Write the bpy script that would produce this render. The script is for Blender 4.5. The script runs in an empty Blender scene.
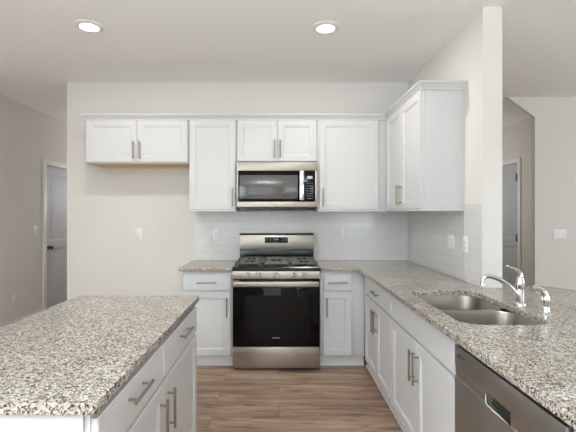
import bpy, bmesh, math
from mathutils import Vector, Matrix
C = bpy.context.scene.collection
SC = bpy.context.scene
R = math.radians

def lin(r, g, b, a=1.0):
    f = lambda c: (c/255/12.92) if c/255 <= .04045 else ((c/255+.055)/1.055)**2.4
    return (f(r), f(g), f(b), a)

# ------------------------------------------------------------------ camera
EYE = 1.37
cam_d = bpy.data.cameras.new('camera'); cam = bpy.data.objects.new('camera', cam_d); C.objects.link(cam)
cam.location = (0, 0, EYE); cam.rotation_euler = (R(90), 0, 0)
cam_d.sensor_fit = 'HORIZONTAL'; cam_d.sensor_width = 36; cam_d.lens = 25.0
cam_d.shift_x = 9/576; cam_d.shift_y = -3/576; cam_d.clip_start = .05
SC.camera = cam
# ------------------------------------------------------------------ world, daylight, exposure
w = bpy.data.worlds.new('world'); SC.world = w; w.use_nodes = True
bg = w.node_tree.nodes['Background']; bg.inputs[0].default_value = (.92, .96, 1, 1); bg.inputs[1].default_value = 1.0
def area(name, loc, rot, sx, sy, power, col):
    l = bpy.data.lights.new(name, 'AREA'); l.shape = 'RECTANGLE'; l.size = sx; l.size_y = sy; l.energy = power; l.color = col
    o = bpy.data.objects.new(name, l); o.location = loc; o.rotation_euler = rot; C.objects.link(o); return o
DAY = (.84, .948, 1.0)
area('window_sky_rear', (-1.3, -3.98, 1.06), (R(90), 0, 0), 3.3, 2.05, 30, DAY)
area('window_sky_rear_right', (2.6, -3.98, 1.45), (R(90), 0, 0), 1.5, 1.5, 25, DAY)
area('window_sky_left', (-3.15, -1.7, 1.06), (R(90), 0, R(-90)), 2.4, 2.05, 100, DAY)
area('dining_fill', (5.58, 1.4, 1.45), (R(90), 0, R(90)), 2.4, 1.6, 66, DAY)  # added fill in front of the solid far right wall, no window there
# added main fill behind the camera, aimed up to bounce off the ceiling
area('ceiling_bounce_fill', (-.4, -1.0, 1.9), (R(180), 0, 0), .8, .8, 225, (.80, .943, 1))
ql = bpy.data.lights.new('hall_fill_left', 'POINT'); ql.energy = 26; ql.color = (.97, .98, 1); ql.shadow_soft_size = .25  # added unseen point light that brightens the left hall
qo = bpy.data.objects.new('hall_fill_left', ql); qo.location = (-2.38, 7.4, 1.7); C.objects.link(qo)
pl = bpy.data.lights.new('hall_fill_right', 'POINT'); pl.energy = 22; pl.color = (1, .98, .94); pl.shadow_soft_size = .25  # fill light added out of view to lift the dim right hall
po = bpy.data.objects.new('hall_fill_right', pl); po.location = (2.4, 6.6, 1.7); C.objects.link(po)
vs = SC.view_settings; vs.view_transform = 'Standard'; vs.look = 'None'; vs.exposure = 0.05; vs.gamma = 1; vs.use_curve_mapping = False
SC.cycles.max_bounces = 10; SC.cycles.diffuse_bounces = 6; SC.cycles.glossy_bounces = 5

# ------------------------------------------------------------------ materials
def mat(name, col, rough=.5, metal=0, spec=.5, bump=None, coat=0, aniso=0):
    m = bpy.data.materials.new(name); m.use_nodes = True
    n = m.node_tree.nodes; l = m.node_tree.links; p = n['Principled BSDF']
    p.inputs['Base Color'].default_value = col; p.inputs['Roughness'].default_value = rough
    p.inputs['Metallic'].default_value = metal; p.inputs['Specular IOR Level'].default_value = spec
    p.inputs['Coat Weight'].default_value = coat
    if bump:
        sc, st = bump
        tc = n.new('ShaderNodeTexCoord'); nt = n.new('ShaderNodeTexNoise'); b = n.new('ShaderNodeBump')
        nt.inputs['Scale'].default_value = sc; nt.inputs['Detail'].default_value = 4
        b.inputs['Strength'].default_value = st; b.inputs['Distance'].default_value = .002
        l.new(tc.outputs['Object'], nt.inputs['Vector']); l.new(nt.outputs['Fac'], b.inputs['Height']); l.new(b.outputs['Normal'], p.inputs['Normal'])
    return m
def brushed(name, col, rough, stretch):
    m = mat(name, col, rough, 1.0); n = m.node_tree.nodes; l = m.node_tree.links; p = n['Principled BSDF']
    tc = n.new('ShaderNodeTexCoord'); mp = n.new('ShaderNodeMapping'); nt = n.new('ShaderNodeTexNoise')
    mp.inputs['Scale'].default_value = stretch; nt.inputs['Scale'].default_value = 1; nt.inputs['Detail'].default_value = 3
    mr = n.new('ShaderNodeMapRange'); mr.inputs['To Min'].default_value = rough-.06; mr.inputs['To Max'].default_value = rough+.08
    l.new(tc.outputs['Object'], mp.inputs['Vector']); l.new(mp.outputs[0], nt.inputs['Vector'])
    l.new(nt.outputs['Fac'], mr.inputs['Value']); l.new(mr.outputs[0], p.inputs['Roughness'])
    b = n.new('ShaderNodeBump'); b.inputs['Strength'].default_value = .06; b.inputs['Distance'].default_value = .001
    l.new(nt.outputs['Fac'], b.inputs['Height']); l.new(b.outputs['Normal'], p.inputs['Normal'])
    return m
def emit(name, col, s):
    m = bpy.data.materials.new(name); m.use_nodes = True; n = m.node_tree.nodes
    p = n['Principled BSDF']; p.inputs['Base Color'].default_value = col
    p.inputs['Emission Color'].default_value = col; p.inputs['Emission Strength'].default_value = s
    return m
def ramp(n, stops, interp='LINEAR'):
    r = n.new('ShaderNodeValToRGB'); cr = r.color_ramp; cr.interpolation = interp
    while len(cr.elements) < len(stops): cr.elements.new(.5)
    for e, (p, c) in zip(cr.elements, stops): e.position = p; e.color = c
    return r
def granite():
    m = mat('granite', (1, 1, 1, 1), .16, 0, .5); n = m.node_tree.nodes; l = m.node_tree.links; p = n['Principled BSDF']
    tc = n.new('ShaderNodeTexCoord')
    wn = n.new('ShaderNodeTexNoise'); wn.inputs['Scale'].default_value = 90; wn.inputs['Detail'].default_value = 2
    mx = n.new('ShaderNodeMix'); mx.data_type = 'RGBA'; mx.blend_type = 'LINEAR_LIGHT'; mx.inputs[0].default_value = .012
    l.new(tc.outputs['Object'], wn.inputs['Vector']); l.new(tc.outputs['Object'], mx.inputs[6]); l.new(wn.outputs['Color'], mx.inputs[7])
    v = n.new('ShaderNodeTexVoronoi'); v.inputs['Scale'].default_value = 190; l.new(mx.outputs[2], v.inputs['Vector'])
    sx = n.new('ShaderNodeSeparateColor'); l.new(v.outputs['Color'], sx.inputs[0])
    r1 = ramp(n, [(0, lin(52, 48, 46)), (.07, lin(112, 102, 95)), (.20, lin(156, 145, 136)), (.40, lin(190, 180, 169)), (.62, lin(205, 197, 186)), (.86, lin(223, 218, 211))], 'CONSTANT')
    l.new(sx.outputs[0], r1.inputs[0])
    v2 = n.new('ShaderNodeTexVoronoi'); v2.inputs['Scale'].default_value = 200; l.new(mx.outputs[2], v2.inputs['Vector'])
    s2 = n.new('ShaderNodeSeparateColor'); l.new(v2.outputs['Color'], s2.inputs[0])
    r2 = ramp(n, [(0, (1, 1, 1, 1)), (.10, (0, 0, 0, 1))], 'CONSTANT'); l.new(s2.outputs[0], r2.inputs[0])
    m2 = n.new('ShaderNodeMix'); m2.data_type = 'RGBA'; l.new(r2.outputs[0], m2.inputs[0]); l.new(r1.outputs[0], m2.inputs[6]); m2.inputs[7].default_value = lin(46, 42, 40)
    n3 = n.new('ShaderNodeTexNoise'); n3.inputs['Scale'].default_value = 7; n3.inputs['Detail'].default_value = 3; l.new(tc.outputs['Object'], n3.inputs['Vector'])
    r3 = ramp(n, [(.3, lin(222, 219, 215)), (.7, lin(236, 236, 236))]); l.new(n3.outputs['Fac'], r3.inputs[0])
    m3 = n.new('ShaderNodeMix'); m3.data_type = 'RGBA'; m3.blend_type = 'MULTIPLY'; m3.inputs[0].default_value = 1
    l.new(m2.outputs[2], m3.inputs[6]); l.new(r3.outputs[0], m3.inputs[7]); l.new(m3.outputs[2], p.inputs['Base Color'])
    return m
def planks():
    m = mat('wood_planks', (1, 1, 1, 1), .42, 0, .4); n = m.node_tree.nodes; l = m.node_tree.links; p = n['Principled BSDF']
    tc = n.new('ShaderNodeTexCoord')
    bt = n.new('ShaderNodeTexBrick'); bt.offset = .37; bt.inputs['Scale'].default_value = 1
    bt.inputs['Brick Width'].default_value = 1.22; bt.inputs['Row Height'].default_value = .18; bt.inputs['Mortar Size'].default_value = .0012
    bt.inputs['Color1'].default_value = (0, 0, 0, 1); bt.inputs['Color2'].default_value = (1, 1, 1, 1); bt.inputs['Mortar'].default_value = (.5, .5, .5, 1)
    l.new(tc.outputs['Object'], bt.inputs['Vector'])
    sh = n.new('ShaderNodeVectorMath'); sh.operation = 'MULTIPLY_ADD'; sh.inputs[1].default_value = (3.1, 7.7, 0)
    l.new(bt.outputs['Color'], sh.inputs[0]); l.new(tc.outputs['Object'], sh.inputs[2])
    mp = n.new('ShaderNodeMapping'); mp.inputs['Scale'].default_value = (1.3, 11, 1); l.new(sh.outputs[0], mp.inputs[0])
    g = n.new('ShaderNodeTexNoise'); g.inputs['Scale'].default_value = 1.3; g.inputs['Detail'].default_value = 6; g.inputs['Roughness'].default_value = .62; g.inputs['Distortion'].default_value = .8
    l.new(mp.outputs[0], g.inputs['Vector'])
    r = ramp(n, [(.28, lin(98, 76, 62)), (.40, lin(136, 110, 92)), (.55, lin(166, 138, 118)), (.72, lin(188, 162, 142))]); l.new(g.outputs['Fac'], r.inputs[0])
    r2 = ramp(n, [(0, lin(222, 220, 218)), (1, (1, 1, 1, 1))]); l.new(bt.outputs['Color'], r2.inputs[0])
    mx = n.new('ShaderNodeMix'); mx.data_type = 'RGBA'; mx.blend_type = 'MULTIPLY'; mx.inputs[0].default_value = 1
    l.new(r.outputs[0], mx.inputs[6]); l.new(r2.outputs[0], mx.inputs[7])
    mp2 = n.new('ShaderNodeMapping'); mp2.inputs['Scale'].default_value = (1.6, 9, 1); l.new(sh.outputs[0], mp2.inputs[0])
    k = n.new('ShaderNodeTexNoise'); k.inputs['Scale'].default_value = 2.6; k.inputs['Detail'].default_value = 3; l.new(mp2.outputs[0], k.inputs['Vector'])
    rk = ramp(n, [(.58, (0, 0, 0, 1)), (.74, (1, 1, 1, 1))]); l.new(k.outputs['Fac'], rk.inputs[0])
    mk = n.new('ShaderNodeMix'); mk.data_type = 'RGBA'; l.new(rk.outputs[0], mk.inputs[0]); l.new(mx.outputs[2], mk.inputs[6]); mk.inputs[7].default_value = lin(92, 69, 55)
    mm = n.new('ShaderNodeMix'); mm.data_type = 'RGBA'; l.new(bt.outputs['Fac'], mm.inputs[0]); l.new(mk.outputs[2], mm.inputs[6]); mm.inputs[7].default_value = lin(92, 71, 58)
    l.new(mm.outputs[2], p.inputs['Base Color'])
    return m
def tiles(name, axis):
    m = mat(name, (1, 1, 1, 1), .12, 0, .5); n = m.node_tree.nodes; l = m.node_tree.links; p = n['Principled BSDF']
    tc = n.new('ShaderNodeTexCoord'); s = n.new('ShaderNodeSeparateXYZ'); c = n.new('ShaderNodeCombineXYZ')
    sub = n.new('ShaderNodeMath'); sub.operation = 'SUBTRACT'; sub.inputs[1].default_value = .884
    l.new(tc.outputs['Object'], s.inputs[0]); l.new(s.outputs[axis], c.inputs[0]); l.new(s.outputs[2], sub.inputs[0]); l.new(sub.outputs[0], c.inputs[1])
    bt = n.new('ShaderNodeTexBrick'); bt.inputs['Scale'].default_value = 1; bt.inputs['Brick Width'].default_value = .154; bt.inputs['Row Height'].default_value = .078
    bt.inputs['Mortar Size'].default_value = .0018; bt.inputs['Mortar Smooth'].default_value = .3
    bt.inputs['Color1'].default_value = lin(215, 213, 212); bt.inputs['Color2'].default_value = lin(211, 210, 209); bt.inputs['Mortar'].default_value = lin(194, 193, 192)
    l.new(c.outputs[0], bt.inputs['Vector']); l.new(bt.outputs['Color'], p.inputs['Base Color'])
    b = n.new('ShaderNodeBump'); b.invert = True; b.inputs['Strength'].default_value = .5; b.inputs['Distance'].default_value = .0015
    l.new(bt.outputs['Fac'], b.inputs['Height']); l.new(b.outputs['Normal'], p.inputs['Normal'])
    return m
M = dict(
    wall=mat('wall_paint', lin(219, 215, 210.5), .75, spec=.2, bump=(220, .08)),
    ceil=mat('ceiling_paint', lin(245, 244, 242), .85, spec=.1, bump=(260, .1)),
    white=mat('cabinet_white', lin(205, 204.5, 205), .36, spec=.35),
    trim=mat('trim_white', lin(232, 231, 229), .4, spec=.35),
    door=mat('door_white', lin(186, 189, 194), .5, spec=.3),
    plastic=mat('outlet_plastic', lin(232, 231, 228), .35),
    slot=mat('slot_dark', lin(70, 68, 66), .6),
    granite=granite(), floor=planks(), tile_x=tiles('subway_tile_back', 0), tile_y=tiles('subway_tile_side', 1),
    wood=mat('raw_plywood', lin(214, 186, 146), .6, bump=(60, .1)),
    pull=mat('brushed_nickel', lin(156, 147, 136), .32, 1),
    steel=brushed('stainless', lin(178, 171, 163), .33, (2, 2, 400)),
    steel_h=brushed('stainless_brushed', lin(172, 165, 155), .42, (2, 400, 2)),
    dwsteel=brushed('stainless_dark', lin(176, 174, 171), .38, (300, 300, 2)),
    sink=brushed('sink_steel', lin(158, 152, 146), .33, (6, 200, 6)),
    chrome=mat('chrome', lin(225, 225, 226), .1, 1),
    black=mat('black_enamel', lin(16, 16, 17), .22),
    glass=mat('black_glass', lin(4, 4, 5), .04, spec=.25),
    mwglass=mat('microwave_window', lin(88, 87, 85), .12, spec=.5),
    iron=mat('cast_iron', lin(96, 93, 90), .45, spec=.5),
    dark=mat('dark_plastic', lin(20, 20, 21), .45),
    button=mat('button_grey', lin(120, 120, 122), .5),
    display=emit('display_glow', lin(160, 168, 178), .3),
    mark=mat('marking_white', lin(225, 225, 225), .5),
    markdark=mat('marking_dark', lin(74, 72, 71), .5),
    brass=mat('aged_bronze', lin(120, 98, 76), .3, 1),
    hinge=mat('hinge_dark', lin(70, 66, 62), .5, .3),
    lamp=emit('lamp_lens', lin(255, 250, 240), 6),
)

# ------------------------------------------------------------------ mesh helpers
def box(bm, x0, x1, y0, y1, z0, z1, b=0, seg=2):
    mtx = Matrix.Translation(((x0+x1)/2, (y0+y1)/2, (z0+z1)/2)) @ Matrix.Diagonal((abs(x1-x0), abs(y1-y0), abs(z1-z0), 1))
    r = bmesh.ops.create_cube(bm, size=1, matrix=mtx)
    if b:
        es = {e for v in r['verts'] for e in v.link_edges}
        bmesh.ops.bevel(bm, geom=list(es), offset=b, segments=seg, affect='EDGES', profile=.5)
def loft(bm, loops, cap0=True, cap1=True, closed=True):
    vs_ = [[bm.verts.new(p) for p in lp] for lp in loops]
    k = len(vs_[0])
    for a, b in zip(vs_, vs_[1:]):
        for i in range(k if closed else k-1):
            j = (i+1) % k
            bm.faces.new((a[i], a[j], b[j], b[i]))
    if cap0: bm.faces.new(list(reversed(vs_[0])))
    if cap1: bm.faces.new(vs_[-1])
def tube(bm, pts, rad, seg=12, cap=True):
    pts = [Vector(p) for p in pts]; n = len(pts)
    rad = rad if isinstance(rad, (list, tuple)) else [rad]*n
    t0 = (pts[1]-pts[0]).normalized()
    up = Vector((0, 0, 1)) if abs(t0.z) < .9 else Vector((1, 0, 0))
    u = t0.cross(up).normalized(); loops = []
    for i in range(n):
        t = (pts[min(i+1, n-1)]-pts[max(i-1, 0)]).normalized()
        u = (u - t*u.dot(t)).normalized(); v = t.cross(u)
        loops.append([pts[i] + (u*math.cos(a)+v*math.sin(a))*rad[i] for a in [2*math.pi*k/seg for k in range(seg)]])
    loft(bm, loops, cap, cap)
def lathe(bm, prof, origin, axis='Z', seg=32, cap0=True, cap1=True):
    o = Vector(origin); loops = []
    for r, h in prof:
        lp = []
        for k in range(seg):
            a = 2*math.pi*k/seg; c, s = math.cos(a)*r, math.sin(a)*r
            lp.append(o + Vector({'Z': (c, s, h), '-Y': (c, -h, s), 'X': (h, c, s), '-X': (-h, s, c), '-Z': (c, -s, -h)}[axis]))
        loops.append(lp)
    loft(bm, loops, cap0, cap1)
def prism(bm, poly, z0, z1):
    loft(bm, [[(x, y, z0) for x, y in poly], [(x, y, z1) for x, y in poly]])
def catmull(pts, k=6):
    P = [Vector(p) for p in pts]; P = [P[0]*2-P[1]] + P + [P[-1]*2-P[-2]]; out = []
    for i in range(1, len(P)-2):
        for j in range(k):
            t = j/k; a, b, c, d = P[i-1:i+3]
            out.append(.5*((2*b)+(c-a)*t+(2*a-5*b+4*c-d)*t*t+(3*b-a-3*c+d)*t**3))
    out.append(P[-2]); return out
def obj(name, bm, m, parent=None, angle=35):
    bmesh.ops.recalc_face_normals(bm, faces=bm.faces[:])
    me = bpy.data.meshes.new(name); bm.to_mesh(me); bm.free()
    for p in me.polygons: p.use_smooth = True
    me.set_sharp_from_angle(angle=R(angle))
    me.materials.append(m)
    o = bpy.data.objects.new(name, me); C.objects.link(o)
    if parent: o.parent = parent
    return o
def NB(): return bmesh.new()
def bobj(name, boxes, m, parent=None, b=0):
    bm = NB()
    for bx in boxes: box(bm, *bx[:6], bx[6] if len(bx) > 6 else b)
    return obj(name, bm, m, parent)
def tag(o, label, cat, group=None):
    o['label'] = label; o['category'] = cat
    if group: o['group'] = group
    return o
def thing(name, label, cat, loc=(0, 0, 0), rz=0, group=None):
    o = bpy.data.objects.new(name, None); C.objects.link(o); o.location = loc; o.rotation_euler = (0, 0, rz); o.empty_display_size = .1
    return tag(o, label, cat, group)
def struct(name, boxes, m, parent=None, b=0):
    o = bobj(name, boxes, m, parent, b)
    if not parent: o['kind'] = 'structure'
    return o
def dup(root, loc, rz, label, group=None):
    r = root.copy(); C.objects.link(r); r.location = loc; r.rotation_euler = (0, 0, rz); r['label'] = label
    if group: r['group'] = group
    for ch in root.children:
        c = ch.copy(); C.objects.link(c); c.parent = r
        for g in ch.children:
            d = g.copy(); C.objects.link(d); d.parent = c
    return r
def lettering(name, text, size, m, parent, mtx, ext=.0006):
    cu = bpy.data.curves.new('t', 'FONT'); cu.body = text; cu.size = size; cu.extrude = ext; cu.align_x = 'CENTER'; cu.align_y = 'CENTER'
    t = bpy.data.objects.new('t', cu); C.objects.link(t)
    dg = bpy.context.evaluated_depsgraph_get(); me = bpy.data.meshes.new_from_object(t.evaluated_get(dg))
    bpy.data.objects.remove(t); bpy.data.curves.remove(cu)
    me.transform(mtx); me.materials.clear(); me.materials.append(m); me.name = name
    o = bpy.data.objects.new(name, me); C.objects.link(o); o.parent = parent
    return o

# ------------------------------------------------------------------ setting
YW, XR, XL, CZ = 4.12, 1.33, -3.17, 2.715      # kitchen back wall, right wall, left wall, ceiling height
XP, YE = -2.183, 2.61                          # left end of the back wall, near end of the right wall
XRR, YREAR = 5.6, -4.0
struct('floor', [(XL-.2, XRR+.2, YREAR-.2, 8.2, -.1, 0)], M['floor'])
struct('ceiling', [(XL-.2, XRR+.2, YREAR-.2, 8.2, CZ, CZ+.1)], M['ceil'])
struct('wall_back', [(XP, XR+.127, YW, YW+.12, 0, CZ), (XP, XP+.12, YW+.12, 8, 0, CZ)], M['wall'])
struct('wall_right', [(XR, XR+.127, YE, YW, 0, CZ)], M['wall'])
D1a, D1b = 5.43, 6.22
struct('wall_left', [(XL-.12, XL, YREAR, -2.9, 0, CZ), (XL-.12, XL, -2.9, -.5, 0, .02), (XL-.12, XL, -2.9, -.5, 2.1, CZ),
                     (XL-.12, XL, -.5, D1a, 0, CZ), (XL-.12, XL, D1a, D1b, 2.04, CZ), (XL-.12, XL, D1b, 8.0, 0, CZ)], M['wall'])
struct('wall_rear', [(XL-.12, -2.95, YREAR-.12, YREAR, 0, CZ), (-2.95, .35, YREAR-.12, YREAR, 0, .02), (-2.95, .35, YREAR-.12, YREAR, 2.1, CZ),
                     (.35, 1.85, YREAR-.12, YREAR, 0, CZ), (1.85, 3.35, YREAR-.12, YREAR, 0, .7), (1.85, 3.35, YREAR-.12, YREAR, 2.2, CZ),
                     (3.35, XRR+.12, YREAR-.12, YREAR, 0, CZ)], M['wall'])
struct('wall_far_right', [(XRR, XRR+.12, YREAR, 8, 0, CZ)], M['wall'])
struct('wall_end', [(XL-.12, XRR+.12, 8, 8.12, 0, CZ)], M['wall'])
# dining side wall with the slanted head of the hall opening
YF = 4.638
bm = NB()
poly = [(2.968, 0), (XRR, 0), (XRR, CZ), (2.644, CZ), (2.968, 2.483)]
loft(bm, [[(x, YF, z) for x, z in poly], [(x, YF+.05, z) for x, z in poly]])
o = obj('wall_dining', bm, M['wall']); o['kind'] = 'structure'
XH, D2a, D2b = 3.55, 5.93, 6.72
struct('wall_hall', [(XH, XH+.12, YF+.05, D2a, 0, CZ), (XH, XH+.12, D2a, D2b, 2.13, CZ), (XH, XH+.12, D2b, 8, 0, CZ)], M['wall'])
# half wall below the overhanging bar
struct('wall_peninsula', [(XR, XR+.127, .9, YE-.001, 0, .852)], M['wall'])
struct('baseboard_left', [(XL, XL+.012, -.5, D1a-.075, 0, .09, .003)], M['trim'])
struct('baseboard_back', [(XP+.002, -.87, YW-.012, YW, 0, .09, .003)], M['trim'])
struct('baseboard_dining', [(2.97, XRR, YF-.012, YF, 0, .09, .003)], M['trim'])
struct('baseboard_hall', [(XH-.012, XH, YF+.06, D2a-.075, 0, .09, .003)], M['trim'])
# subway tile
struct('wall_backsplash', [(-.862, XR-.008, YW-.008, YW, .884, 1.383)], M['tile_x'])
struct('wall_backsplash_side', [(XR-.008, XR, 2.868, YW-.0085, .884, 1.383), (XR-.008, XR, YE+.001, 2.866, .884, 1.43)], M['tile_y'])

def panel_rings(bm, x0, x1, z0, z1, yf, rings):
    loops = []
    for ins, dep in rings:
        loops.append([(x0+ins, yf+dep, z0+ins), (x1-ins, yf+dep, z0+ins), (x1-ins, yf+dep, z1-ins), (x0+ins, yf+dep, z1-ins)])
    loft(bm, loops, False, True)
def interior_door(name, loc, rz, wd, ht, knob_x, hinges_x=None):
    """two-panel door; local x along its width, front face at local y=0 looking to -y"""
    root = bpy.data.objects.new(name, None); C.objects.link(root); root.location = loc; root.rotation_euler = (0, 0, rz); root['kind'] = 'structure'
    st = .115; g = .003; lr0, lr1 = .86, .98
    bm = NB()
    box(bm, g, wd-g, .012, .035, .008, ht-g)
    for bx in [(g, st, 0, .012, .008, ht-g), (wd-st, wd-g, 0, .012, .008, ht-g), (st, wd-st, 0, .012, .008, .22), (st, wd-st, 0, .012, lr0, lr1), (st, wd-st, 0, .012, ht-.13, ht-g)]: box(bm, *bx)
    for za, zb in ((.22, lr0), (lr1, ht-.13)):
        panel_rings(bm, st, wd-st, za, zb, 0, [(0, 0), (.008, .007), (.02, .010), (.035, .010), (.055, .004), (.06, .004)])
    obj('door_slab', bm, M['door'], root)
    bm = NB(); c = .07
    for bx in [(-c, 0, -.028, -.010, 0, ht+c), (wd, wd+c, -.028, -.010, 0, ht+c), (0, wd, -.028, -.010, ht, ht+c)]: box(bm, *bx, .004)
    for bx in [(-.002, .0, -.012, .09, 0, ht), (wd, wd+.002, -.012, .09, 0, ht), (0, wd, -.012, .09, ht, ht+.002)]: box(bm, *bx)
    obj('door_frame', bm, M['trim'], root)
    if knob_x is not None:
        bm = NB(); lathe(bm, [(.032, 0), (.032, .006), (.014, .010), (.012, .03), (.024, .036), (.029, .048), (.027, .058), (.016, .064), (.004, .065)], (knob_x, 0, .895), '-Y')
        obj('door_knob', bm, M['brass'], root)
    if hinges_x is not None:
        for z in (.22, .998, 1.905):
            bm = NB(); tube(bm, [(hinges_x+.016, -.007, z-.058), (hinges_x+.016, -.007, z+.058)], .009, 10); box(bm, hinges_x-.02, hinges_x+.02, -.003, -.0002, z-.055, z+.055)
            obj('hinge', bm, M['hinge'], root)
    return root
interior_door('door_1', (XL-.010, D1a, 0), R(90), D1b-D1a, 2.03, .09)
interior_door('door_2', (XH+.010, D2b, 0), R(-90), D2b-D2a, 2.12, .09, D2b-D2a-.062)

# ------------------------------------------------------------------ cabinets
def pull(parent, x, y, z, L=.172, vertical=True):
    """bar pull, standing off the front face (at local y) towards -y"""
    bm = NB(); d = Vector((0, 0, 1)) if vertical else Vector((1, 0, 0)); c = Vector((x, y, z))
    tube(bm, [c+Vector((0, -.031, 0))-d*L/2, c+Vector((0, -.031, 0))+d*L/2], .006, 14)
    for s in (-1, 1):
        q = c+d*s*(L/2-.022); tube(bm, [q, q+Vector((0, -.031, 0))], .0048, 12)
    return obj('handle', bm, M['pull'], parent)
SHAKER = [(0, .020), (0, .0015), (.0015, 0), (.052, 0), (.0535, .0035), (.062, .0045), (.066, .0085), (.0665, .0085)]
def front(name, root, x0, x1, z0, z1, shaker=True, handle=None):
    bm = NB()
    rings = SHAKER if shaker else [(0, .020), (0, .003), (.003, 0), (.006, 0)]
    loops = [[(x0+i, -.020+d, z0+i), (x1-i, -.020+d, z0+i), (x1-i, -.020+d, z1-i), (x0+i, -.020+d, z1-i)] for i, d in rings]
    loft(bm, loops, True, True)
    o = obj(name, bm, M['white'], root, 25)
    if handle: pull(o, handle[0], -.020, handle[1], vertical=handle[2] if len(handle) > 2 else True)
    return o
HB, TK = .852, .095
def base_cabinet(label, loc, rz, wd, dp, fronts, group, end_panel=False, right_end=False):
    root = thing('base_cabinet', label, 'cabinet', loc, rz, group); t = .018
    e0 = .0008
    bobj('body', [(e0, t, t, dp, TK, HB), (wd-t, wd-e0, t, dp, TK, HB), (e0, wd-e0, 0, t, TK, HB), (t, wd-t, dp-.01, dp, TK, HB), (t, wd-t, t, dp-.01, TK, TK+.018),
                  (e0, t, .05, dp, 0, TK), (wd-t, wd-e0, .05, dp, 0, TK)], M['white'], root, .0008)
    bm = NB(); box(bm, e0, wd-e0, .026, .045, 0, TK)
    loft(bm, [[(x, .026, 0), (x, .012, 0), (x, .013, .010), (x, .018, .015), (x, .026, .017)] for x in (e0, wd-e0)])
    obj('toe_kick', bm, M['white'], root)
    if end_panel: bobj('end_panel', [(-.007, 0, .014, dp+.0, 0, HB, .001)], M['white'], root)
    for f in fronts: front(f[0], root, *f[1:])
    return root
ZD0, ZD1, ZR0, ZR1, ZH = .100, .667, .682, .826, .533
G1 = 'white base cabinets along the walls'
base_cabinet('narrow white base cabinet left of the range, against the open wall space', (-.861, 3.58, 0), 0, .450, .535,
    [('drawer', .007, .432, ZR0, ZR1, False, (.22, .754, False)), ('door', .007, .432, ZD0, ZD1, True, (.398, ZH))], G1)
base_cabinet('narrow white base cabinet right of the range, in the inside corner', (.367, 3.58, 0), 0, .397, .535,
    [('drawer', .031, .281, ZR0, ZR1, False, (.156, .754, False)), ('door', .031, .281, ZD0, ZD1, True, (.057, ZH))], G1)
base_cabinet('white base cabinet with one drawer over two doors, between corner and sink cabinet', (.765, 3.58, 0), R(-90), .920, .563,
    [('drawer', .115, .912, ZR0, ZR1, False, (.52, .754, False)), ('door', .115, .512, ZD0, ZD1, True, (.482, ZH)), ('door', .516, .912, ZD0, ZD1, True, (.546, ZH))], G1)
base_cabinet('white sink base cabinet with plain false front over two doors, beside dishwasher', (.765, 2.66, 0), R(-90), .980, .563,
    [('false_front', .008, .972, ZR0, ZR1, False, None), ('door', .008, .488, ZD0, ZD1, True, (.460, ZH)), ('door', .492, .972, ZD0, ZD1, True, (.520, ZH))], G1)
base_cabinet('slim white filler cabinet at the near end past the dishwasher', (.765, 1.018, 0), R(-90), .13, .563,
    [('door', .006, .124, ZD0, ZR1, False, None)], G1)
G2 = 'white island cabinets'
base_cabinet('near white island cabinet with bright plain end panel facing the viewer', (-.498, 1.052, 0), R(90), .608, .655,
    [('drawer', .006, .600, ZR0, ZR1, False, (.285, .775, False)), ('door', .006, .600, ZD0, ZD1, True, (.556, ZH))], G2, True)
base_cabinet('far white island cabinet, the one closest to the range', (-.498, 1.660, 0), R(90), .672, .655,
    [('drawer', .008, .664, ZR0, ZR1, False, (.335, .775, False)), ('door', .008, .664, ZD0, ZD1, True, (.06, ZH))], G2)

def wall_cabinet(label, loc, rz, wd, dp, z0, z1, fronts, raw_bottom=False):
    root = thing('wall_cabinet', label, 'cabinet', loc, rz, 'white wall cabinets'); t = .016; zb = .006 if raw_bottom else .016; e = .0008
    bobj('body', [(e, t, t, dp, z0, z1), (wd-t, wd-e, t, dp, z0, z1), (e, wd-e, 0, t, z0, z1), (t, wd-t, dp-.01, dp, z0+zb+.012, z1), (t, wd-t, t, dp, z1-.016, z1)], M['white'], root, .0008)
    bl = [(t+.0005, wd-t-.0005, t+.0005, dp, z0+zb-.014*(not raw_bottom), z0+zb+.011)]
    if raw_bottom: bl.append((t+.0005, wd-t-.0005, dp-.028, dp, z0-.012, z0+zb))
    p = bobj('bottom_panel', bl, M['wood'] if raw_bottom else M['white'], root)
    if raw_bottom: p['label'] = 'unpainted tan plywood underside'
    if not raw_bottom and z0 < 1.5: bobj('light_rail', [(e, wd-e, -.019, -.0005, z0, z0+.015, .002)], M['white'], root)
    for f in fronts: front(f[0], root, *f[1:])
    return root
YU, DU, ZU0, ZU1 = 3.81, .3095, 1.384, 2.30
ua, ub = 1.402, 2.248; ZHU = 1.52
wall_cabinet('short wide two-door wall cabinet hung high over the empty fridge space', (-1.839, YU, 0), 0, .983, DU, 1.840, ZU1,
    [('door', .014, .490, 1.852, ub, True, (.462, 1.965)), ('door', .494, .972, 1.852, ub, True, (.521, 1.965))], True)
wall_cabinet('tall single-door wall cabinet between the fridge-space cabinet and the microwave', (-.855, YU, 0), 0, .450, DU, ZU0, ZU1,
    [('door', .008, .442, ua, ub, True, (.415, ZHU))])
wall_cabinet('short two-door wall cabinet directly above the microwave', (-.404, YU, 0), 0, .769, DU, 1.845, ZU1,
    [('door', .012, .389, 1.862, ub, True, (.365, 1.975)), ('door', .393, .757, 1.862, ub, True, (.417, 1.975))])
wall_cabinet('tall wide single-door wall cabinet right of the microwave, reaching the corner', (.366, YU, 0), 0, .667, DU, ZU0, ZU1,
    [('door', .018, .578, ua, ub, True, (.050, ZHU))])
wall_cabinet('two-door wall cabinet on the right wall with its plain end panel showing', (1.034, YU, 0), R(-90), .943, XR-1.034-.0005, ZU0, ZU1,
    [('door', .035, .482, ua, ub, True, (.452, ZHU)), ('door', .486, .936, ua, ub, True, (.516, ZHU))])
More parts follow.
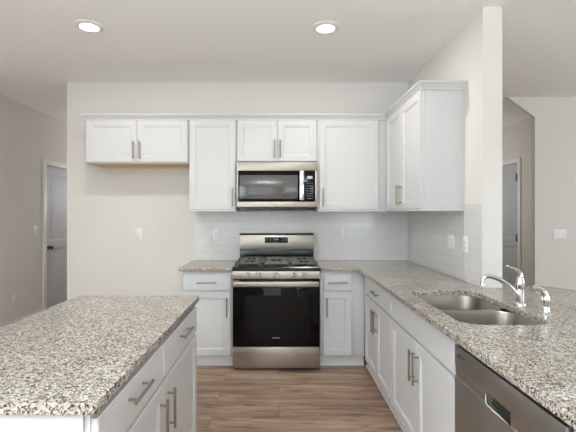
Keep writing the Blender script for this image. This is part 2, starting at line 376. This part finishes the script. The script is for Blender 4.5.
# crown along the tops of the wall cabinets
path = [(-1.839, YW-.001), (-1.839, YU), (1.034, YU), (1.034, 2.867), (XR-.001, 2.867)]
prof = [(.0006, 2.252), (.012, 2.252), (.014, 2.262), (.020, 2.270), (.033, 2.281), (.038, 2.290), (.044, 2.292), (.046, 2.294), (.046, 2.305), (.044, 2.307), (.0006, 2.307)]
bm = NB(); loops = []
for i, p in enumerate(path):
    p = Vector(p)
    ns = []
    for a, b in ((i-1, i), (i, i+1)):
        if a >= 0 and b < len(path):
            d = (Vector(path[b])-Vector(path[a])).normalized(); ns.append(Vector((d.y, -d.x)))
    n_ = ns[0] if len(ns) == 1 else (ns[0]+ns[1])/(1+ns[0].dot(ns[1]))
    if i == 0: n_ = Vector((-1, 0))
    loops.append([(p.x+n_.x*o_, p.y+n_.y*o_, z) for o_, z in prof])
loft(bm, loops)
tag(obj('crown_molding', bm, M['white'], None, 25), 'white crown molding running along the tops of the wall cabinets', 'molding')

# ------------------------------------------------------------------ granite tops
def rounded(x0, x1, y0, y1, r, seg=6):
    out = []
    for cx, cy, a0 in ((x1-r, y1-r, 0), (x0+r, y1-r, 90), (x0+r, y0+r, 180), (x1-r, y0+r, 270)):
        for k in range(seg+1):
            a = R(a0+90*k/seg); out.append((cx+r*math.cos(a), cy+r*math.sin(a)))
    return out
GZ0, GZ1 = .853, .883
def slab(name, outline, label, hole=None):
    bm = NB()
    for lp in [outline]+([hole] if hole else []):
        v = [bm.verts.new((x, y, GZ0)) for x, y in lp]
        for i in range(len(v)): bm.edges.new((v[i], v[(i+1) % len(v)]))
    bmesh.ops.triangle_fill(bm, use_beauty=True, use_dissolve=False, edges=bm.edges[:])
    r = bmesh.ops.extrude_face_region(bm, geom=bm.faces[:])
    for v in r['geom']:
        if isinstance(v, bmesh.types.BMVert): v.co.z = GZ1
    o = obj(name, bm, M['granite'])
    md = o.modifiers.new('edge', 'BEVEL'); md.width = .005; md.segments = 3; md.limit_method = 'ANGLE'; md.angle_limit = R(50)
    return tag(o, label, 'countertop')
SX0, SX1, SY0, SY1 = .806, 1.214, 1.742, 2.515
def arc(cx, cy, r, a0, a1, n=8): return [(cx+r*math.cos(R(a0+(a1-a0)*k/n)), cy+r*math.sin(R(a0+(a1-a0)*k/n))) for k in range(n+1)]
slab('island_countertop', rounded(-1.182, -.469, 1.022, 2.361, .012, 3), 'speckled granite slab on top of the kitchen island')
slab('countertop', [(-.890, 3.54), (-.414, 3.54), (-.414, 4.111), (-.890, 4.111)], 'small speckled granite countertop left of the range')
XB = 1.87
out = [(.370, 3.54)] + [(x, y) for x, y in arc(.655, 3.49, .05, 90, 0, 5)] + [(.705, .87), (XB, .87)] + arc(XB-.22, 2.69-.22, .22, 0, 90, 10) + \
      [(XR+.130, 2.69), (XR+.130, YE-.002), (XR-.0085, YE-.002), (XR-.0085, 4.111), (.370, 4.111)]
slab('countertop', out, 'long L-shaped granite countertop holding the sink, with rounded bar end', list(reversed(rounded(SX0, SX1, SY0, SY1, .095))))

# ------------------------------------------------------------------ sink
root = thing('sink', 'stainless double-bowl sink set under the granite cutout', 'sink', (1.017, 2.1285, .66))
ox, oy, oz = -1.017, -2.1285, -.66
ym = (SY0+SY1)/2
for (ya, yb) in ((SY0-.006, ym-.012), (ym+.012, SY1+.006)):
    xa, xb = SX0-.006, SX1+.006
    bm = NB(); loops = []
    for ins, z, r in ((-.018, .8515, .09), (.0, .8515, .085), (.002, .845, .085), (.008, .70, .08), (.016, .675, .065), (.035, .660, .05), (.12, .654, .02)):
        if ins < 0:
            loops.append([(x+ox, y+oy, z+oz) for x, y in rounded(xa+ins*.6, xb-ins*.6, ya+ins*.6, yb-ins*.6, r)])
        else:
            loops.append([(x+ox, y+oy, z+oz) for x, y in rounded(xa+ins, xb-ins, ya+ins, yb-ins, r)])
    loft(bm, loops, False, True)
    b = obj('bowl', bm, M['sink'], root, 60)
    bm = NB(); cx, cy = (xa+xb)/2+ox+.03, (ya+yb)/2+oy
    lathe(bm, [(.045, -.004), (.045, 0), (.038, .002), (.034, -.002), (.012, -.003), (.010, .004), (.003, .005)], (cx, cy, .655+oz), 'Z', 28)
    obj('drain', bm, M['chrome'], b)

# faucet: single lever, spout reaching over the bowls
FX, FY = 1.274, 2.115
root = thing('faucet', 'chrome single-lever faucet behind the sink with a long curved spout', 'faucet', (FX, FY, GZ1))
bm = NB(); lathe(bm, [(.028, 0), (.028, .006), (.024, .012), (.020, .016), (.0185, .07), (.018, .085), (.020, .088), (.020, .092)], (0, 0, 0)); obj('base', bm, M['chrome'], root)
bm = NB(); lathe(bm, [(.0195, .093), (.021, .10), (.021, .125), (.018, .142), (.012, .152), (.003, .155)], (0, 0, 0)); obj('cap', bm, M['chrome'], root)
bm = NB(); pts = catmull([(-.012, 0, .045), (-.05, -.003, .092), (-.10, -.005, .130), (-.150, -.007, .150), (-.185, -.008, .152), (-.199, -.008, .140), (-.201, -.008, .118)], 6)
tube(bm, pts, [.0135-.003*min(1, i/20) for i in range(len(pts))], 16)
lathe(bm, [(.0125, 0), (.0125, .018), (.010, .020)], (-.201, -.008, .104))
obj('spout', bm, M['chrome'], root)
bm = NB(); pts = catmull([(.006, 0, .150), (.004, 0, .165), (-.012, 0, .182), (-.038, 0, .196), (-.066, 0, .206)], 5)
tube(bm, pts, [.0105-.0055*i/(len(pts)-1) for i in range(len(pts))], 12); bmesh.ops.create_uvsphere(bm, u_segments=12, v_segments=8, radius=.0068, matrix=Matrix.Translation((-.067, 0, .2065)))
obj('lever', bm, M['chrome'], root)
root = thing('side_sprayer', 'chrome pull-out side sprayer standing right of the faucet', 'sprayer', (1.290, 1.935, GZ1))
bm = NB(); lathe(bm, [(.023, 0), (.023, .005), (.017, .010), (.015, .03), (.012, .034)], (0, 0, 0)); obj('base', bm, M['chrome'], root)
bm = NB(); pts = catmull([(0, 0, .032), (.001, 0, .06), (-.004, 0, .09), (-.020, 0, .114), (-.045, 0, .124), (-.066, 0, .121)], 5)
tube(bm, pts, [.009, .010, .012, .0145, .017, .0185, .019, .0185, .0175, .0165, .0155, .015, .0145, .014, .0135, .013, .0125, .0125, .0125, .013, .0135, .014, .0145, .015, .015, .015][:len(pts)], 14)
obj('spray_head', bm, M['chrome'], root)
bm = NB(); tube(bm, [(-.067, 0, .1208), (-.072, 0, .1202)], .0135, 14); obj('nozzle', bm, M['button'], root)
bm = NB(); pts = catmull([(-.044, 0, .104), (-.036, 0, .096), (-.026, 0, .078), (-.014, 0, .052)], 5); tube(bm, pts, .005, 8); obj('trigger', bm, M['chrome'], root)

# ------------------------------------------------------------------ range
RX, RY = -.024, 3.469     # centre, front of door
root = thing('gas_range', 'freestanding stainless gas range with black glass oven door', 'range', (RX, RY, 0))
W2 = .378
bobj('body', [(-W2, W2, .045, .62, .02, .885, .002)], M['black'], root)
for x in (-.34, .34):
    for y in (.08, .58):
        bm = NB(); tube(bm, [(x, y, 0), (x, y, .02)], .016, 12); obj('foot', bm, M['dark'], root)
dr = bobj('drawer', [(-W2+.001, W2-.001, 0, .044, .022, .207, .004)], M['steel'], root); dr['label'] = 'stainless storage drawer front'
dbm = bobj('oven_door', [(-W2+.001, W2-.001, 0, .044, .213, .792, .003)], M['glass'], root)
bm = NB(); box(bm, -.290, .290, -.0006, .0, .285, .655); obj('window', bm, M['glass'], dbm)
hb = NB(); box(hb, -W2+.008, W2-.008, -.054, -.030, .734, .782, .010, 3)
for s in (-1, 1): box(hb, s*.352-.010, s*.352+.010, -.032, .002, .748, .772, .003)
obj('handle', hb, M['steel_h'], dbm)
lettering('logo_lettering', 'Whirlpool', .0155, M['mark'], dbm, Matrix.Translation((-.003, -.0012, .287)) @ Matrix.Rotation(R(90), 4, 'X'))
bm = NB()
loft(bm, [[(x, .044, .797), (x, .004, .797), (x, .002, .803), (x, .010, .862), (x, .018, .868), (x, .044, .868)] for x in (-W2, W2)])
obj('control_panel', bm, M['steel'], root)
for x in (-.247, -.156, 0, .150, .244):
    bm = NB(); lathe(bm, [(.024, 0), (.024, .006), (.020, .008), (.019, .026), (.017, .029), (.003, .029)], (x, .006, .832), '-Y', 24)
    box(bm, x-.004, x+.004, -.031, -.020, .815, .849, .001)
    obj('knob', bm, M['steel'], root)
bm = NB()
loft(bm, [[(x, .06, .886), (x, .05, .869), (x, -.002, .870), (x, -.012, .878), (x, -.012, .894), (x, -.004, .904), (x, .06, .904), (x, .52, .904), (x, .52, .886)] for x in (-W2, W2)])
obj('cooktop', bm, M['black'], root)
burners = [(-.235, .14), (-.235, .40), (0, .27), (.235, .14), (.235, .40)]
for x, y in burners:
    bm = NB(); lathe(bm, [(.052, 0), (.052, .006), (.036, .008), (.036, .014), (.030, .018), (.003, .019)], (x, y, .9045), 'Z', 24); obj('burner', bm, M['dark'], root)
for x0, x1 in ((-.362, -.124), (-.119, .119), (.124, .362)):
    bm = NB(); za, zb = .922, .936; y0, y1 = .02, .505
    for bx in [(x0, x1, y0, y0+.016, za, zb), (x0, x1, y1-.016, y1, za, zb), (x0, x0+.016, y0, y1, za, zb), (x1-.016, x1, y0, y1, za, zb)]: box(bm, *bx, .002)
    cx = (x0+x1)/2
    for yy in ((.14, .40) if abs(cx) > .01 else (.27,)):
        box(bm, x0+.016, cx-.038, yy-.007, yy+.007, za, zb, .002); box(bm, cx+.038, x1-.016, yy-.007, yy+.007, za, zb, .002)
        for sy in (-1, 1): box(bm, cx-.007, cx+.007, yy+sy*.038, yy+sy*.115, za, zb, .002)
        for sx in (-1, 1):
            for sy in (-1, 1): box(bm, cx+sx*.07-.006, cx+sx*.07+.006, yy+sy*.03, yy+sy*.118, za, zb, .002)
    if abs(cx) > .01: box(bm, x0+.016, x1-.016, .262, .278, za, zb, .002)
    else:
        for yy in (.10, .15, .39, .44): box(bm, x0+.016, x1-.016, yy-.007, yy+.007, za, zb, .002)
    for fx in (x0+.008, x1-.008):
        for fy in (y0+.008, y1-.008): tube(bm, [(fx, fy, .9045), (fx, fy, za+.004)], .006, 8)
    obj('grate', bm, M['iron'], root)
bg_ = NB(); box(bg_, -.370, .370, .545, .635, .905, 1.012, .004)
box(bg_, -.372, .372, .535, .637, 1.150, 1.166, .004)
obj('backguard_base', bg_, M['black'], root)
bm = NB(); box(bm, -.372, .372, .537, .637, 1.008, 1.149, .004)
bk = obj('backguard', bm, M['steel_h'], root)
dp_ = bobj('display', [(-.118, .112, .5345, .5368, 1.071, 1.127, .0008)], M['glass'], bk)
for x in (-.103, -.082, -.061, .048, .066, .084, .100):
    for z in (1.082, 1.097, 1.112): bobj('button', [(x-.004, x+.004, .5340, .5344, z-.002, z+.002)], M['button'], bk)
for x in (-.03, -.014, .002, .018): bobj('button', [(x-.005, x+.005, .5340, .5344, 1.080, 1.084)], M['button'], bk)
lettering('clock_digits', '12:00', .022, M['display'], bk, Matrix.Translation((-.006, .5342, 1.106)) @ Matrix.Rotation(R(90), 4, 'X'), .0003)

# ------------------------------------------------------------------ microwave
MX, MY = -.0185, 3.742
root = thing('microwave', 'stainless over-the-range microwave with a black window, under the short cabinet', 'microwave', (MX, MY, 1.395))
z = lambda v: v-1.395
MW = .379
bobj('body', [(-MW, MW, .03, .369, z(1.422), z(1.8425), .002)], M['dark'], root)
bobj('vent', [(-MW+.02, MW-.02, .035, .34, 0, z(1.4215), .003)], M['black'], root)
fr = NB()
zz0, zz1, wz0, wz1, wx0, wx1 = z(1.424), z(1.8425), z(1.476), z(1.766), -.363, .357
for bx in [(-MW, MW, 0, .03, wz1, zz1), (-MW, MW, 0, .03, zz0, wz0), (-MW, wx0, 0, .03, wz0, wz1), (wx1, MW, 0, .03, wz0, wz1)]: box(fr, *bx, .002)
fo = obj('front_frame', fr, M['steel_h'], root)
lettering('logo_lettering', 'Whirlpool', .007, M['markdark'], fo, Matrix.Translation((.012, -.0004, z(1.803))) @ Matrix.Rotation(R(90), 4, 'X'), .0003)
dr = bobj('door', [(wx0, .222, .003, .03, wz0, wz1, .001)], M['glass'], root)
bobj('window', [(wx0+.014, .196, .0015, .0035, z(1.502), z(1.724), .0005)], M['mwglass'], dr)
bm = NB(); box(bm, .208, .252, -.042, -.024, wz0+.012, wz1-.004, .008, 3)
for zc in (wz0+.035, wz1-.03): box(bm, .219, .241, -.026, .004, zc-.010, zc+.010, .003)
obj('handle', bm, M['chrome'], dr)
cp = bobj('control_panel', [(.2225, wx1, .003, .03, wz0, wz1, .001)], M['glass'], root)
bobj('display', [(.280, .332, .0020, .0031, z(1.690), z(1.716))], M['display'], cp)
for i in range(3):
    for j in range(7): bobj('button', [(.281+i*.021, .293+i*.021, .0020, .0031, z(1.502)+j*.0235, z(1.502)+j*.0235+.0075)], M['button'], cp)

# ------------------------------------------------------------------ dishwasher (faces the aisle)
root = thing('dishwasher', 'dark stainless dishwasher with a pocket handle, under the granite bar', 'dishwasher', (.735, 1.677, 0), R(-90))
DW = .656
bobj('body', [(.004, DW-.004, .034, .56, .105, .846, .002)], M['dark'], root)
bobj('toe_panel', [(.006, DW-.006, .055, .07, 0, .104, .002)], M['black'], root)
bm = NB(); ht0, ht1 = .693, .736; px0, px1 = .258, .402
box(bm, .003, DW-.003, 0, .033, .106, ht0, .002); box(bm, .003, DW-.003, 0, .033, ht1, .822, .002)
box(bm, .003, px0, .0035, .033, ht0-.002, ht1+.002); box(bm, px1, DW-.003, .0035, .033, ht0-.002, ht1+.002)
d_ = obj('door', bm, M['dwsteel'], root)
bm = NB()
# pocket: sloping back and a bright rolled lower lip
loft(bm, [[(x, .030, ht1), (x, .032, ht1), (x, .032, ht0), (x, .020, ht0)] for x in (px0, px1)])
obj('handle', bm, M['dark'], d_)
bm = NB(); pts = [(px0, -.001, ht1-.002), (px0, -.001, ht0+.010), (px0+.003, -.002, ht0+.003), (px0+.010, -.002, ht0), (px1-.004, -.002, ht0), (px1-.001, -.001, ht0+.004)]
tube(bm, pts, .0038, 10); obj('handle_trim', bm, M['steel'], d_)
bobj('control_strip', [(.003, DW-.003, .014, .033, .823, .847, .001)], M['black'], root)
lettering('logo_lettering', 'Whirlpool', .014, M['markdark'], d_, Matrix.Translation((.062, -.0006, .786)) @ Matrix.Rotation(R(90), 4, 'X'), .0004)

# ------------------------------------------------------------------ outlets and switches
def plate(kind, label, loc, rz, gangs=1, group=None):
    """local front looks to -y, plate centre at origin"""
    root = thing('wall_outlet' if kind == 'outlet' else 'light_switch', label, 'outlet' if kind == 'outlet' else 'light switch', loc, rz, group)
    wd = .035+.023*(gangs-1)*1.0; hh = .058
    bobj('cover_plate', [(-wd, wd, -.006, -.0005, -hh, hh, .002)], M['plastic'], root)
    for g in range(gangs):
        cx = (g-(gangs-1)/2)*.046
        if kind == 'outlet':
            b = bobj('receptacle', [(cx-.0165, cx+.0165, -.008, -.0062, -.033, .033, .001)], M['plastic'], root)
            bm = NB()
            for zc in (-.018, .018):
                for sx in (-.006, .006): box(bm, cx+sx-.0012, cx+sx+.0012, -.0086, -.0081, zc-.002, zc+.007)
                lathe(bm, [(.0026, .0081), (.0026, .0086)], (cx, 0, zc-.008), '-Y', 10)
            obj('slots', bm, M['slot'], b)
        else:
            bm = NB(); loft(bm, [[(x, -.0062, -.033), (x, -.0075, -.033), (x, -.011, .033), (x, -.0062, .033)] for x in (cx-.0165, cx+.0165)])
            obj('rocker', bm, M['plastic'], root)
    return root
PY = YW-.0085
plate('outlet', 'white wall outlet on bare wall in the empty fridge space', (-1.447, YW-.0005, 1.154), 0, 1)
plate('outlet', 'white outlet on the tile left of the range', (-.649, PY, 1.148), 0, 1)
plate('outlet', 'white outlet on the back tile right of the range', (.669, PY, 1.158), 0, 1)
plate('switch', 'white double switch plate on the side tile under the end wall cabinet', (XR-.0085, 3.065, 1.147), R(-90), 2)
plate('outlet', 'white outlet near the end of the side tile, beside the double switch', (XR-.0085, 2.825, 1.146), R(-90), 1)
plate('switch', 'white triple switch plate on the dining wall past the hall opening', (3.25, YF-.0005, 1.12), 0, 3)
plate('switch', 'white single switch on the left wall beside the door', (XL+.0005, 5.207, 1.145), R(90), 1)
plate('outlet', 'white outlet low on the left wall', (XL+.0005, 4.77, .335), R(90), 1)

# ------------------------------------------------------------------ ceiling downlights
def downlight(label, x, y):
    root = thing('recessed_light', label, 'ceiling light', (x, y, CZ), 0, 'recessed ceiling lights')
    bm = NB(); lathe(bm, [(.100, 0), (.100, .003), (.092, .007), (.070, .013), (.064, .013), (.064, 0)], (0, 0, 0), '-Z', 40); obj('trim_ring', bm, M['trim'], root)
    bm = NB(); lathe(bm, [(.0635, .002), (.0635, .0125), (.05, .0150), (.003, .016)], (0, 0, 0), '-Z', 40); obj('lens', bm, M['lamp'], root)
    l = bpy.data.lights.new('lamp', 'AREA'); l.shape = 'DISK'; l.size = .12; l.energy = 11; l.color = (1, .97, .92)
    o = bpy.data.objects.new('lamp', l); o.location = (0, 0, -.02); C.objects.link(o); o.parent = root
downlight('round ceiling light over the island', -1.363, 2.875)
downlight('round ceiling light over the aisle, above and right of the range', .338, 2.895)
